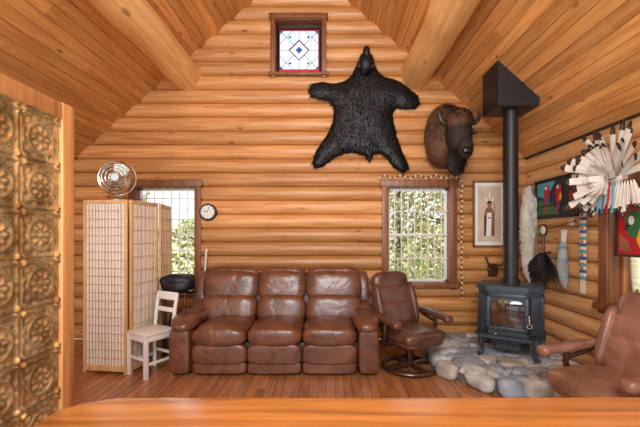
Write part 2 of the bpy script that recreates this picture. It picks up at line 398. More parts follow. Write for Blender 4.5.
# ---------------- sofa
def sofa(loc):
    E=empty('reclining_sofa',loc)
    mb=MB(); cbox(mb,(0,.48,.2),(2.0,.78,.28),.03); 
    cbox(mb,(0,.86,.5),(2.0,.14,.86),.05); sb(mb,(0,.80,.72),(.98,.12,.30),5,n=10,rot=Euler((-.22,0,0)))
    mb.build('frame',M_seam,E)
    for k,s in enumerate((-1,1)):
        mb=MB()
        sb(mb,(s*1.0,.42,.275),(.115,.42,.255),8,n=14)
        sb(mb,(s*1.0,.02,.27),(.107,.045,.235),6,n=12)
        def fn(q,s=s):
            q=q.copy(); q.z+= -.05*(q.y/.4)**2 +.02; return q
        sb(mb,(s*.99,.33,.545),(.145,.38,.08),3.0,n=18,fn=fn,nz=.03,ns=6)
        sb(mb,(s*.99,.68,.63),(.135,.16,.09),3,n=12,rot=Euler((.5,0,0)))
        mb.build('armrest_%d'%(k+1),M_leath,E)
    for k in range(3):
        x=(k-1)*.587
        mb=MB()
        def crown(q):
            q=q.copy(); q.z+=.03*(1-(q.x/.29)**2)*(1 if q.z>0 else 0); return q
        sb(mb,(x,.36,.43),(.292,.37,.09),4.5,n=18,fn=crown,nz=.03,ns=7)
        sb(mb,(x,.05,.42),(.291,.09,.11),2.8,n=16,nz=.03,ns=7)
        mb.build('seat_cushion_%d'%(k+1),M_leath,E)
        mb=MB()
        sb(mb,(x,.035,.235),(.289,.05,.115),4.5,n=14,nz=.02); sb(mb,(x,.045,.09),(.287,.045,.07),4.5,n=12,nz=.02)
        mb.build('footrest_%d'%(k+1),M_leath,E)
        w=.296; cxk=x
        if k!=1: w=.345; cxk=x+(k-1)*.052
        mb=MB(); tl=Euler((-.22,0,0))
        sb(mb,(cxk,.62,.60),(w,.13,.17),3.8,rot=tl,n=18,nz=.03,ns=6)
        sb(mb,(cxk,.71,.86),(w,.125,.19),3.8,rot=tl,n=18,nz=.03,ns=6)
        sb(mb,(cxk,.775,.985),(w-.01,.11,.115),3.4,rot=tl,n=14,nz=.03,ns=6)
        mb.build('back_cushion_%d'%(k+1),M_leath,E)
    for k,s in enumerate((-1,1)):
        mb=MB(); sb(mb,(s*1.01,.80,.80),(.085,.15,.24),3.2,rot=Euler((-.2,s*-.06,0)),n=14); mb.build('back_wing_%d'%(k+1),M_leath,E)
    mb=MB()
    for sx in(-.95,.95):
        for yy in(.1,.82): cyl(mb,(sx,yy,0),(sx,yy,.07),.03)
    mb.build('feet',M_dkw,E)
sofa((-.59,3.80,0))
# ---------------- swivel recliners
def recliner(loc,rz,lm):
    E=empty('swivel_recliner',loc,rz)
    mb=MB(); torus(mb,(0,0,.03),.29,.035,seg=48,flat=.85)
    cbox(mb,(0,0,.05),(.56,.07,.035),.01); cbox(mb,(0,0,.05),(.07,.56,.035),.01)
    cyl(mb,(0,0,.04),(0,0,.3),.045)
    cbox(mb,(0,.02,.3),(.44,.5,.04),.015)
    for s in(-1,1):
        tube(mb,[(s*.22,.05,.29),(s*.31,.04,.30),(s*.35,.0,.36),(s*.355,-.03,.46),(s*.35,-.02,.55)],[.025,.027,.026,.024,.022],12)
        tube(mb,[(s*.35,-.02,.5),(s*.34,.16,.54),(s*.31,.3,.62)],.018,10)
    mb.build('base',M_dkw,E)
    mb=MB()
    sb(mb,(0,-.02,.405),(.28,.3,.075),4,n=16,nz=.03,ns=6)
    sb(mb,(0,-.25,.40),(.275,.09,.085),2.6,n=12,nz=.02)
    sb(mb,(0,-.05,.34),(.26,.27,.04),5,n=8)
    mb.build('seat',lm,E)
    mb=MB(); t=Euler((-.3,0,0))
    sb(mb,(0,.25,.57),(.27,.075,.16),3.4,rot=t,n=14,nz=.02)
    sb(mb,(0,.32,.77),(.265,.07,.13),3.4,rot=t,n=14,nz=.02)
    sb(mb,(0,.38,.94),(.25,.075,.12),3,rot=Euler((-.22,0,0)),n=14,nz=.02)
    sb(mb,(0,.37,.72),(.24,.045,.32),4.5,rot=t,n=12)
    for s in(-1,1): sb(mb,(s*.245,.27,.68),(.045,.085,.25),3,rot=t,n=10)
    mb.build('back',lm,E)
    mb=MB()
    for s in(-1,1):
        sb(mb,(s*.35,-.0,.585),(.055,.27,.038),3,n=14,rot=Euler((.08,0,0)))
        sb(mb,(s*.35,-.23,.56),(.056,.05,.045),2.5,n=8)
    mb.build('arms',lm,E)
recliner((.90,4.07,0),math.radians(26),M_leath2)
recliner((2.03,2.62,0),math.radians(-80),M_leath3)
# ---------------- hearth
HP=[(1.5,5.04),(1.28,4.6),(1.22,4.0),(1.32,3.62),(1.60,3.38),(2.05,3.32),(2.45,3.40),(2.66,3.7),(2.70,4.2),(2.69,5.04)]
def inside(p,poly):
    c=False;n=len(poly)
    for i in range(n):
        a,b=poly[i],poly[(i+1)%n]
        if (a[1]>p[1])!=(b[1]>p[1]) and p[0]<(b[0]-a[0])*(p[1]-a[1])/(b[1]-a[1])+a[0]: c=not c
    return c
mb=MB(); prism(mb,[(a*.98+.05,b*.98+.09) for a,b in HP],0,.12,mi=3)
pl=[]
def shr(p): 
    return (1.98+(p[0]-1.98)*1.12, 4.2+(p[1]-4.2)*1.1)
for t in range(14000):
    p=(R.uniform(1.2,2.72),R.uniform(3.3,5.0)); r=R.uniform(.10,.155) if t<1500 else (R.uniform(.06,.09) if t<7000 else R.uniform(.028,.05))
    if not inside(shr(p),HP): continue
    if p[0]+r>2.72 or p[1]+r>5.06: continue
    if any((p[0]-q[0])**2+(p[1]-q[1])**2<((r+q[2])*.87)**2 for q in pl): continue
    pl.append((p[0],p[1],r))
for x,y,r in pl:
    sb(mb,(x,y,.112+R.uniform(-.008,.01)),(r*R.uniform(.98,1.15),r*R.uniform(.92,1.05),.034+.1*r),3.4,rot=Euler((R.uniform(-.1,.1),R.uniform(-.1,.1),R.uniform(0,3))),n=9,mi=R.choice([0,0,1,1,2]),nz=.42,ns=8)
n=len(HP)
for i in range(n-2):
    a=Vector(HP[i]);b=Vector(HP[i+1])
    m=max(1,int((b-a).length/.2))
    for k in range(m):
        p=a.lerp(b,(k+.5)/m)
        if p.x>2.62: continue
        T=Euler((0,0,math.atan2(b.y-a.y,b.x-a.x)+R.uniform(-.2,.2)))
        sb(mb,(p.x,p.y,.07),(.125,.085,.08),3,rot=T,n=9,mi=R.choice([0,0,1,2]),nz=.42,ns=7)
mb.build('stone_hearth',[M_stone,M_stone2,M_stone3,M_mortar],angle=80)
# ---------------- wood stove
E=empty('wood_stove',(2.06,4.12,.155),math.radians(-33))
mb=MB()
pl0=[(-.33,.26),(-.33,-.12),(-.2,-.27),(.2,-.27),(.33,-.12),(.33,.26)]
def ins(p,k): return [(a*k,b*k) for a,b in p]
prism(mb,ins(pl0,.96),.22,.74); prism(mb,ins(pl0,1.06),.2,.235); prism(mb,ins(pl0,1.0),.235,.25)
prism(mb,ins(pl0,1.05),.74,.765); prism(mb,ins(pl0,1.0),.765,.785)
prism(mb,[(-.27,-.2),(-.25,-.37),(.25,-.37),(.27,-.2)],.235,.26)
mb.build('firebox',M_stove,E,smooth=False)
mb=MB()
for sx in(-.26,.26):
    for yy in(-.18,.2):
        s=1 if sx>0 else -1; q=1 if yy>0 else -1
        tube(mb,[(sx,yy,.22),(sx+s*.02,yy+q*.02,.14),(sx,yy,.05),(sx+s*.03,yy+q*.03,.0)],[.045,.035,.022,.035],12)
prism(mb,ins(pl0,.6),.08,.2)
mb.build('legs',M_stove,E,smooth=False)
mb=MB()
for (a,b,c,d) in((-.21,.21,.31,.35),(-.21,.21,.66,.71),(-.21,-.165,.31,.71),(.165,.21,.31,.71)):
    cbox(mb,((a+b)/2,-.275,(c+d)/2),(b-a,.04,d-c),.008)
arch=[(-.17,.68),(.17,.68)]+[(.17*math.cos(t),.60+.05*math.sin(t)) for t in [math.pi*i/12 for i in range(13)]]
prism(mb,arch,-.29,-.262,'Y')
for s in(-1,1):
    T=Matrix.Translation((s*.265,-.2,.48))@Matrix.Rotation(s*math.radians(49),4,'Z'); cbox(mb,(0,-.005,0),(.13,.025,.4),.006,T=T)
    cbox(mb,(s*.322,.07,.48),(.02,.3,.38),.006)
mb.build('door_frame',M_stove,E)
mb=MB(); cbox(mb,(0,-.268,.5),(.34,.012,.33),.002); mb.build('door_glass',M_sglass,E)
mb=MB(); tube(mb,[(.2,-.29,.5),(.22,-.34,.5),(.22,-.35,.42)],.01,8); torus(mb,(.22,-.355,.4),.02,.006,'Y',16,6); cyl(mb,(-.1,-.27,.28),(-.1,-.34,.28),.012)
mb.build('handle',M_chrome,E)
mb=MB(); px0,py0=0.0,.06; zb=2.93
cyl(mb,(px0,py0,.78),(px0,py0,.84),.10,28); cyl(mb,(px0,py0,.82),(px0,py0,zb-.155),.082,28)
for z in(1.35,2.1): tube(mb,[(px0,py0,z),(px0,py0,z+.02)],.086,28)
mb.build('stove_pipe',M_black,E)
Pw=Matrix.Translation(E.location)@Matrix.Rotation(math.radians(-33),4,'Z')@Vector((px0,py0,0))
mb=MB(); hy=.2
cz_=lambda X: ZA-SL*(X-XA)-.004
X0,X1=Pw.x-.24,Pw.x+.22; Y0,Y1=Pw.y-hy,Pw.y+hy
vs=[(X0,Y0,zb),(X1,Y0,zb),(X1,Y1,zb),(X0,Y1,zb),(X0,Y0,cz_(X0)),(X1,Y0,cz_(X1)),(X1,Y1,cz_(X1)),(X0,Y1,cz_(X0))]
mb.add(vs,[[3,2,1,0],[4,5,6,7],[0,1,5,4],[1,2,6,5],[2,3,7,6],[3,0,4,7]])
mb.build('chimney_support_box',M_black,smooth=False)
# ---------------- shoji screen
E=empty('folding_screen')
def shoji(k,p0,p1,h,nx,nz):
    p0=Vector(p0+(0,));p1=Vector(p1+(0,)); w=(p1-p0).length; ang=math.atan2(p1.y-p0.y,p1.x-p0.x)
    T=Matrix.Translation(p0)@Matrix.Rotation(ang,4,'Z')
    mb=MB()
    cbox(mb,(.02,0,h/2),(.034,.026,h),.004,T=T);cbox(mb,(w-.02,0,h/2),(.034,.026,h),.004,T=T)
    cbox(mb,(w/2,0,h-.02),(w-.05,.024,.04),.004,T=T);cbox(mb,(w/2,0,.06),(w-.05,.024,.06),.004,T=T)
    for i in range(1,nx): cbox(mb,(.035+(w-.07)*i/nx,-.006,h/2),(.007,.008,h-.1),.001,T=T)
    for i in range(1,nz): cbox(mb,(w/2,-.008,.08+(h-.11)*i/nz),(w-.06,.008,.005),.001,T=T)
    mb.build('panel_frame_%d'%k,M_screenw,E)
    mb=MB(); cbox(mb,(w/2,.004,h/2),(w-.05,.003,h-.08),0,T=T); mb.build('paper_%d'%k,M_paper,E)
shoji(1,(-2.69,3.93),(-2.17,3.86),1.88,12,20)
shoji(2,(-2.15,3.87),(-2.07,4.32),1.88,6,12)
shoji(3,(-2.06,4.35),(-2.13,4.80),1.88,6,12)
E=empty('storage_cabinet')
mb=MB(); cbox(mb,(-2.42,4.22,.95),(.42,.34,1.82),.01); cbox(mb,(-2.42,4.22,1.875),(.46,.38,.03),.008); cbox(mb,(-2.42,4.22,.03),(.40,.32,.06),.005)
mb.build('carcass',M_screenw,E)
mb=MB(); cbox(mb,(-2.525,4.045,.95),(.195,.015,1.7),.006); cbox(mb,(-2.315,4.045,.95),(.195,.015,1.7),.006); mb.build('doors',M_trimO,E)
mb=MB(); cyl(mb,(-2.45,4.035,1.0),(-2.45,4.01,1.0),.012); cyl(mb,(-2.39,4.035,1.0),(-2.39,4.01,1.0),.012); mb.build('knobs',M_brass,E)
E=empty('desk_fan',(-2.47,4.18,1.89),math.radians(14))
mb=MB(); tube(mb,[(0,0,0),(0,0,.015),(0,0,.03),(0,0,.045)],[.1,.1,.06,.02],28); tube(mb,[(0,.02,.03),(0,.05,.12),(0,.06,.26)],.014,10)
sb(mb,(0,.07,.27),(.05,.08,.05),2.4,n=10)
cyl(mb,(0,-.08,.27),(0,.03,.27),.02)
mb.build('stand',M_chrome,E)
mb=MB()
for r,y in((.19,-.03),(.175,-.055),(.14,-.07),(.10,-.08),(.06,-.085),(.19,.03),(.12,.05)): torus(mb,(0,y,.27),r,.004,'Y',40,5)
torus(mb,(0,0,.27),.197,.012,'Y',40,8)
for i in range(36):
    a=i*math.pi/18; c,s=math.cos(a),math.sin(a)
    tube(mb,[(.04*c,-.086,.27+.04*s),(.1*c,-.08,.27+.1*s),(.165*c,-.06,.27+.165*s),(.197*c,0,.27+.197*s),(.15*c,.04,.27+.15*s),(.04*c,.055,.27+.04*s)],.003,5)
tube(mb,[(0,-.095,.27),(0,-.085,.27)],.042,24)
mb.build('cage',M_chrome,E)
mb=MB()
for i in range(4):
    T=Matrix.Translation((0,-.03,.27))@Matrix.Rotation(i*math.pi/2+.4,4,'Y')@Matrix.Rotation(.35,4,'X')
    vs=[(.02,0,-.03),(.09,.0,-.085),(.15,0,-.08),(.172,0,.0),(.14,0,.075),(.07,0,.06),(.02,0,.03)]
    mb.add(vs+[(a,.003,c) for a,b,c in vs],[[0,1,2,3,4,5,6],[13,12,11,10,9,8,7]],.5,0,T)
mb.build('blades',M_chrome,E)
# ---------------- white wooden chair
E=empty('white_chair',(-1.96,3.93,0),math.radians(-30)); 
mb=MB()
cbox(mb,(0,0,.46),(.35,.35,.03),.006)
for s in(-1,1):
    cbox(mb,(s*.15,-.15,.225),(.04,.04,.45),.005)
    tube(mb,[(s*.155,.155,0),(s*.155,.16,.45),(s*.16,.19,.7),(s*.163,.215,.84)],[.022,.022,.02,.018],8)
    cbox(mb,(s*.15,0,.15),(.02,.28,.03),.004); cbox(mb,(s*.15,0,.41),(.02,.29,.06),.004)
for yy in(-.15,.155):
    cbox(mb,(0,yy,.41),(.28,.02,.06),.004); cbox(mb,(0,yy,.2),(.28,.02,.03),.004)
for z,y,hh in((.66,.185,.05),(.81,.208,.09)): cbox(mb,(0,y,z),(.34,.022,hh),.006,rot=Euler((-.15,0,0)))
mb.build('chair_frame',M_white,E)
E=empty('side_table'); mb=MB(); cbox(mb,(-1.88,4.5,.785),(.3,.34,.03),.006)
for a in(-2.0,-1.76):
    for b in(4.35,4.65): cbox(mb,(a,b,.385),(.03,.03,.77),.004)
cbox(mb,(-1.88,4.5,.3),(.27,.3,.02),.004)
mb.build('frame',M_dkw,E)
mb=MB(); sb(mb,(-1.875,4.44,.905),(.195,.15,.105),3.2,n=16,nz=.15,ns=9); sb(mb,(-1.85,4.38,.965),(.15,.09,.06),2.5,n=12,nz=.3,ns=9)
tube(mb,[(-2.0,4.36,.93),(-1.95,4.32,1.01),(-1.85,4.31,1.01),(-1.78,4.36,.94)],.012,8)
mb.build('black_duffel_bag',M_blackcl)
mb=MB(); sb(mb,(-1.88,4.5,.425),(.11,.12,.115),2.6,n=12,nz=.15,ns=8); mb.build('black_pouch',M_blackcl)
# ---------------- clock, stick
E=empty('wall_clock',px(208,212,5.1)); mb=MB(); cyl(mb,(0,.05,0),(0,-.015,0),.118,36); torus(mb,(0,-.015,0),.108,.013,'Y',40,8); mb.build('rim',M_black,E)
mb=MB(); cyl(mb,(0,-.014,0),(0,-.019,0),.1,36); mb.build('face',M_white,E)
mb=MB(); 
for i in range(12):
    a=i*math.pi/6; tube(mb,[(.08*math.cos(a),-.021,.08*math.sin(a)),(.093*math.cos(a),-.021,.093*math.sin(a))],.0035,5)
tube(mb,[(0,-.022,0),(-.045,-.022,.02)],.004,6);tube(mb,[(0,-.023,0),(.02,-.023,.07)],.003,6); mb.build('hands',M_black,E)
mb=MB(); tube(mb,[(-1.78,4.95,0),(-1.74,5.06,1.25),(-1.735,5.07,1.3)],[.013,.013,.02],8); mb.build('walking_stick',M_paper)
# ---------------- fur helpers
def blade(mb,p,d,nrm,L,w,mi=0):
    s=d.cross(nrm)
    if s.length<1e-4: s=Vector((1,0,0))
    s.normalize()
    mb.add([p-s*w,p+s*w,p+d*L*.6+nrm*L*.16+s*w*.6,p+d*L+nrm*L*.05],[[0,1,2,3]],R.random(),mi)
def fur_ell(mb,c,h,N_,L,w,mi,flow=Vector((0,0,-1)),lift=.5,rot=None):
    c=Vector(c)
    for _ in range(N_):
        v=Vector((R.gauss(0,1),R.gauss(0,1),R.gauss(0,1))).normalized()
        p=Vector((v.x*h[0],v.y*h[1],v.z*h[2])); nn=Vector((v.x/h[0],v.y/h[1],v.z/h[2])).normalized()
        if rot: p=rot.to_matrix()@p; nn=rot.to_matrix()@nn
        d=flow+Vector((R.uniform(-.5,.5),R.uniform(-.5,.5),R.uniform(-.4,.4)))
        d=(d-nn*d.dot(nn)); 
        if d.length<.05: continue
        d=(d.normalized()+nn*lift*R.uniform(.3,1)).normalized()
        blade(mb,c+p*.98,d,nn,L*R.uniform(.6,1.2),w,mi)
OUT=[(366,50),(371,54),(375,62),(379,70),(385,75),(393,77),(403,81),(411,88),(419,94),(421,102),(416,108),(404,108),(397,107),(393,113),(395,124),(398,137),(403,150),(409,163),(410,169),(403,172),(394,167),(388,158),(381,153),(374,154),(370,163),(366,155),(354,152),(343,153),(332,158),(323,166),(315,168),(312,163),(315,152),(321,142),(328,132),(333,120),(334,107),(330,100),(320,98),(311,96),(308,90),(311,82),(322,80),(335,82),(346,79),(353,72),(357,62),(361,54)]
def dseg(p,a,b):
    ab=b-a; t=max(0,min(1,(p-a).dot(ab)/ab.length_squared)); return (p-(a+ab*t)).length
ov=[Vector(((x-330)/70*.985,(235-y)/70*.985+CH)) for x,y in OUT]
def edged(p): return min(dseg(p,ov[i],ov[(i+1)%len(ov)]) for i in range(len(ov)))
pts=list(ov); no=len(pts); ovt=[tuple(p) for p in ov]
xs=[p.x for p in ov]; zs=[p.y for p in ov]
xx=min(xs)
while xx<max(xs):
    zz=min(zs)
    while zz<max(zs):
        p=Vector((xx+R.uniform(-.008,.008),zz+R.uniform(-.008,.008)))
        if inside(p,ovt) and edged(p)>.015: pts.append(p)
        zz+=.035
    xx+=.035
vv,ee,ff,*_=delaunay_2d_cdt(pts,[(i,(i+1)%no) for i in range(no)],[],1,1e-5)
def bz(p): 
    d=edged(p); return .02+.05*min(1,d/.16)**.6+.01*noise.noise(Vector((p.x*7,p.y*7,0)))
Yw=YB-.005
mb=MB()
mb.add([(p.x,Yw-(.01 if edged(p)<.004 else bz(p)),p.y) for p in vv],[list(f) for f in ff])
for _ in range(11000):
    p=Vector((R.uniform(min(xs),max(xs)),R.uniform(min(zs),max(zs))))
    if not inside(p,ovt): continue
    d=Vector(((p.x-.5)*.8,-.15,-.8)) if p.y<3.35 else Vector(((p.x-.5)*1.2,-.1,-.5))
    d=(d+Vector((R.uniform(-.4,.4),0,R.uniform(-.3,.3)))).normalized()
    blade(mb,Vector((p.x,Yw-bz(p)+.004,p.y)),d,Vector((0,-1,0)),R.uniform(.03,.06),.004)
hc=px(366,63,5.0)
sb(mb,hc+Vector((0,0,0)),(.1,.09,.14),2.2,n=12,nz=.1); sb(mb,hc+Vector((0,-.06,.12)),(.05,.06,.085),2.2,n=10)
for s in(-1,1): sb(mb,hc+Vector((s*.09,-.03,-.05)),(.035,.02,.04),2,n=8)
fur_ell(mb,hc,(.1,.09,.14),600,.04,.004,0)
mb.build('bear_skin_rug',M_bearf,angle=180)
# bison head mount
E=empty('bison_head_mount')
mb=MB()
mane=((1.60,4.93,2.86),(.28,.18,.41)); head=((1.68,4.72,2.82),(.165,.19,.25)); muz=((1.72,4.60,2.62),(.10,.115,.15)); fore=((1.67,4.64,2.99),(.16,.12,.13)); beard=((1.66,4.72,2.48),(.09,.09,.15))
sb(mb,*mane,2.3,n=18,nz=.12,ns=5,mi=0); sb(mb,(1.58,5.02,2.72),(.24,.1,.3),2.3,n=12,mi=0)
sb(mb,*head,2.2,n=14,nz=.05,mi=1); sb(mb,*muz,2.4,n=14,mi=1,rot=Euler((-.25,0,0))); sb(mb,*fore,2.1,n=12,mi=0,nz=.15); sb(mb,*beard,2,n=10,mi=1)
fur_ell(mb,mane[0],mane[1],5000,.075,.006,0); fur_ell(mb,fore[0],fore[1],1200,.05,.005,0,lift=.9); fur_ell(mb,beard[0],beard[1],900,.09,.005,1); fur_ell(mb,head[0],head[1],1800,.035,.004,1)
fur_ell(mb,muz[0],(.098,.113,.148),600,.015,.003,1)
mb.build('fur_body',[M_bisonf,M_bisond],E,angle=180)
mb=MB()
for s in(-1,1):
    b=Vector((1.68+s*.14,4.70,2.97))
    tube(mb,[b,b+Vector((s*.06,-.01,-.01)),b+Vector((s*.105,-.02,.03)),b+Vector((s*.12,-.03,.09)),b+Vector((s*.105,-.04,.155))],[.04,.036,.028,.018,.004],12)
mb.build('horns',M_horn,E)
mb=MB()
for s in(-1,1):
    sb(mb,(1.71+s*.125,4.60,2.80),(.02,.02,.018),2,n=8)
    sb(mb,(1.72+s*.04,4.487,2.595),(.022,.014,.016),2,n=8)
sb(mb,(1.72,4.50,2.56),(.07,.035,.05),2.3,n=10)
tube(mb,[(1.66,4.50,2.505),(1.72,4.485,2.498),(1.78,4.50,2.505)],.006,6)
mb.build('nose_and_eyes',M_nose,E)
mb=MB()
for s in(-1,1): sb(mb,(1.68+s*.21,4.78,2.88),(.07,.02,.035),2,n=8,rot=Euler((0,s*.4,0)))
mb.build('ears',M_bisonf,E)
# ---------------- pictures
def wallT(side,a,z):
    if side=='back': return Matrix.Translation((a,YB-.012,z))
    return Matrix.Translation((XR-.012,a,z))@Matrix.Rotation(-math.pi/2,4,'Z')
def picture(name,side,a,z,w,h,frm,shapes,fw=.025,bg=M_mat,matw=0,bgi=None,T=None):
    E=empty(name); T=T or wallT(side,a,z); fr=MB()
    for (xa,xb,za,zb) in((-w/2,w/2,h/2-fw,h/2),(-w/2,w/2,-h/2,-h/2+fw),(-w/2,-w/2+fw,-h/2,h/2),(w/2-fw,w/2,-h/2,h/2)):
        cbox(fr,((xa+xb)/2,-.012,(za+zb)/2),(xb-xa,.03,zb-za),.004,T=T)
    fr.build('frame',frm,E)
    mats=[bg]; mb=MB(); cbox(mb,(0,0,0),(w-fw,.012,h-fw),0,T=T)
    if bgi is not None:
        mats.append(bgi); cbox(mb,(0,-.007,0),(w-2*fw-2*matw,.004,h-2*fw-2*matw),0,mi=1,T=T)
    d=.010
    for m,poly in shapes:
        if m not in mats: mats.append(m)
        mb.add([(x*w,-d,y*h) for x,y in poly],[list(range(len(poly)))],.5,mats.index(m),T); d+=.0008
    mb.build('print',mats,E,smooth=False)
def ell(cx,cy,rx,ry,n=16,a0=0,a1=2*math.pi): return [(cx+rx*math.cos(a0+(a1-a0)*i/n),cy+ry*math.sin(a0+(a1-a0)*i/n)) for i in range(n)]
M_beige=plain('print_beige',C(206,190,168),.8,var=.12,vscale=5)
pc=px(489,214,5.13)
picture('framed_portrait','back',pc.x,pc.z,.47,.94,M_trim,[
 (M_skin,[(-.16,-.33),(.16,-.33),(.14,.0),(.08,.1),(-.08,.1),(-.16,0)]),(M_white,[(-.1,-.33),(.05,-.33),(.07,.02),(-.07,.02)]),
 (M_skin,ell(0,.15,.07,.055)),(M_dkfeath,ell(0,.19,.08,.035)),(M_whfeath,[(-.02,.2),(-.16,.28),(-.1,.18)]),(M_whfeath,[(.02,.2),(.16,.28),(.1,.18)]),(M_whfeath,[(-.02,.2),(.02,.2),(.02,.32),(-.02,.32)]),
 (M_dkfeath,[(.12,-.33),(.14,-.33),(.16,.15),(.14,.15)]),(M_dkfeath,[(-.16,-.33),(-.11,-.33),(-.1,-.05),(-.16,-.02)]),(M_red,[(-.05,-.05),(.04,-.05),(.04,-.07),(-.05,-.07)])],bg=M_white,matw=.05,bgi=M_beige)
picture('parrot_painting','right',4.42,1.96,.86,.50,M_black,[
 (M_green,[(-.45,-.4),(.1,-.42),(-.1,-.1),(-.4,0)]),(M_turq,[(-.45,.1),(-.2,.0),(.0,.42),(-.45,.42)]),
 (M_red,[(-.28,.22),(-.22,.34),(-.14,.3),(-.12,.05),(-.2,-.36),(-.25,-.36),(-.26,.0)]),(M_white,ell(-.22,.27,.03,.04)),(M_blue,[(-.16,.1),(-.12,.02),(-.19,-.3),(-.22,-.2)]),
 (M_red,[(.0,.18),(.06,.32),(.14,.28),(.16,.0),(.06,-.38),(.02,-.36),(.02,.0)]),(M_yel,[(.12,.12),(.16,.02),(.1,-.15),(.08,-.02)]),(M_blue,[(.1,-.05),(.14,-.1),(.06,-.36),(.04,-.3)]),(M_white,ell(.06,.25,.03,.04)),
 (M_red,[(.3,.3),(.4,.3),(.42,-.3),(.32,-.35)]),(M_dkfeath,[(-.45,-.18),(.45,-.1),(.45,-.14),(-.45,-.22)])],bg=M_dk)
Tp=Matrix.Translation((XR-.045,3.22,1.56))@Matrix.Rotation(-math.pi/2,4,'Z')
picture('parrot_poster','right',3.22,1.56,.46,.52,M_dkw,[
 (M_blue,[(.1,-.4),(.4,-.4),(.4,.1),(.2,0)]),(M_skin,[(-.4,-.4),(-.1,-.4),(-.2,-.2),(-.4,-.1)]),(M_green,ell(-.05,.08,.2,.25)),(M_white,ell(-.1,.14,.07,.08)),(M_dkfeath,[(-.2,.12),(-.28,.0),(-.2,-.04),(-.14,.05)]),(M_yel,[(.1,.0),(.2,-.1),(.1,-.35),(.02,-.2)])],bg=M_red,T=Tp)
# ---------------- feathers
def feather(mb,p,d,nrm,L,w,tip=.28,mi=(0,1),bend=.08):
    d=d.normalized(); s=d.cross(nrm).normalized(); nn=s.cross(d)
    st=[(0,.12),(.12,.55),(.35,.95),(.6,1),(1-tip,1),(1-tip*.45,.85),(1-tip*.1,.5),(1,.1)]
    vs=[]
    for t,ww in st:
        c=p+d*L*t+nn*bend*L*t*t
        vs+= [c-s*w*ww-nn*.12*w,c+nn*.0,c+s*w*ww-nn*.12*w]
    for i in range(len(st)-1):
        m=mi[1] if st[i][0]>=1-tip-1e-6 else mi[0]
        for k in(0,1): mb.add([vs[i*3+k],vs[i*3+k+1],vs[i*3+k+4],vs[i*3+k+3]],[[0,1,2,3]],R.random(),m)
    tube(mb,[p,p+d*L*.5+nn*bend*L*.25,p+d*L*.9+nn*bend*L*.81],[.004,.003,.001],5,mi[0])
nrm=Vector((-1,0,0))
E=empty('feather_headdress')
mb=MB(); cc=Vector((XR-.15,3.36,2.04))
for ring,(cnt,l0,l1,ax0,ax1) in enumerate(((26,.36,.46,-.4,-.05),(20,.24,.34,-.8,-.4))):
    for i in range(cnt):
        a=math.radians(-60+235*i/(cnt-1)+R.uniform(-8,8)); 
        d=Vector((R.uniform(ax0,ax1),math.cos(a),math.sin(a)))
        b=cc+Vector((-.03*ring,math.cos(a)*.06,math.sin(a)*.06))
        feather(mb,b,d,nrm,R.uniform(l0,l1),R.uniform(.028,.04),tip=R.choice([.1,.15,.2]),bend=R.uniform(-.15,.2))
for i in range(34):
    a=math.radians(R.uniform(-110,200)); d=Vector((R.uniform(-.9,-.4),math.cos(a),math.sin(a)))
    feather(mb,cc+Vector((-.05,0,0)),d,nrm,R.uniform(.12,.22),.028,tip=.05,bend=R.uniform(-.3,.4),mi=(0,0))
for i in range(14):
    feather(mb,cc+Vector((-.02,.14-.03*i,-.06)),Vector((R.uniform(-.25,0),.45-.06*i,-1)),nrm,R.uniform(.22,.36),.03,tip=.2,bend=R.uniform(-.05,.1))
mb.build('feathers',[M_whfeath,M_dkfeath],E)
mb=MB(); sb(mb,cc,(.06,.10,.07),2.2,n=12,mi=0)
for i in range(12): 
    for k in range(2): sb(mb,cc+Vector((-.06,-.1+.018*i,-.02+.03*k)),(.011,.011,.013),2,n=5,mi=1+(i//2+k)%3)
cyl(mb,cc+Vector((.02,0,0)),Vector((XR-.02,3.36,2.04)),.03)
for i in range(4): tube(mb,[cc+Vector((-.05,-.08+.05*i,-.05)),cc+Vector((-.09,-.1+.06*i,-.34))],.008,6,1+i%3)
mb.build('headband',[M_mat,M_turq,M_red,M_blue],E)
E=empty('black_feather_dance_fan'); mb=MB(); cc=Vector((XR-.09,4.55,1.28))
for i in range(15):
    a=math.radians(-150+120*i/14); feather(mb,cc+Vector((-.01*(i%3),0,0)),Vector((-.05,math.cos(a)*.8,math.sin(a))),nrm,R.uniform(.38,.48),.038,tip=.3,mi=(0,0))
for i in range(9):
    a=math.radians(-140+100*i/8); feather(mb,cc+Vector((-.04,0,0)),Vector((-.15,math.cos(a)*.8,math.sin(a))),nrm,.26,.03,mi=(0,0))
mb.build('feathers',[M_black],E)
mb=MB(); cyl(mb,cc+Vector((0,0,-.03)),cc+Vector((0,0,.22)),.014,10,0); torus(mb,cc+Vector((0,0,.28)),.065,.012,'X',24,8,1); sb(mb,cc+Vector((-.01,0,.28)),(.012,.055,.055),2,n=8,mi=2); cyl(mb,cc+Vector((0,0,.0)),Vector((XR,4.55,1.28)),.012,8,0)
mb.build('handle',[M_dkw,M_black,M_mat],E)
mb=MB()
for i in range(26):
    z=1.95-i*.036; cbox(mb,(XR-.03,3.93,z-.018),(.016,.085,.034),.002,mi=[0,1,0,2][i%4]); 
    if i%4==2: cbox(mb,(XR-.04,3.93,z-.018),(.008,.035,.02),.002,mi=3)
for k in range(6): tube(mb,[(XR-.03,3.895+k*.014,1.02),(XR-.03,3.89+k*.016,.86)],.003,5,mi=0)
mb.build('beaded_strap',[M_mat,M_turq,M_blue,M_red])
mb=MB(); tube(mb,[(XR-.06,4.22,1.42),(XR-.07,4.21,1.32),(XR-.08,4.20,1.12),(XR-.07,4.19,.95),(XR-.06,4.18,.88)],[.035,.05,.06,.045,.015],14,mi=0)
for z in(1.36,1.2,1.02): torus(mb,(XR-.072,4.205,z),.058,.008,'Z',20,6,mi=1)
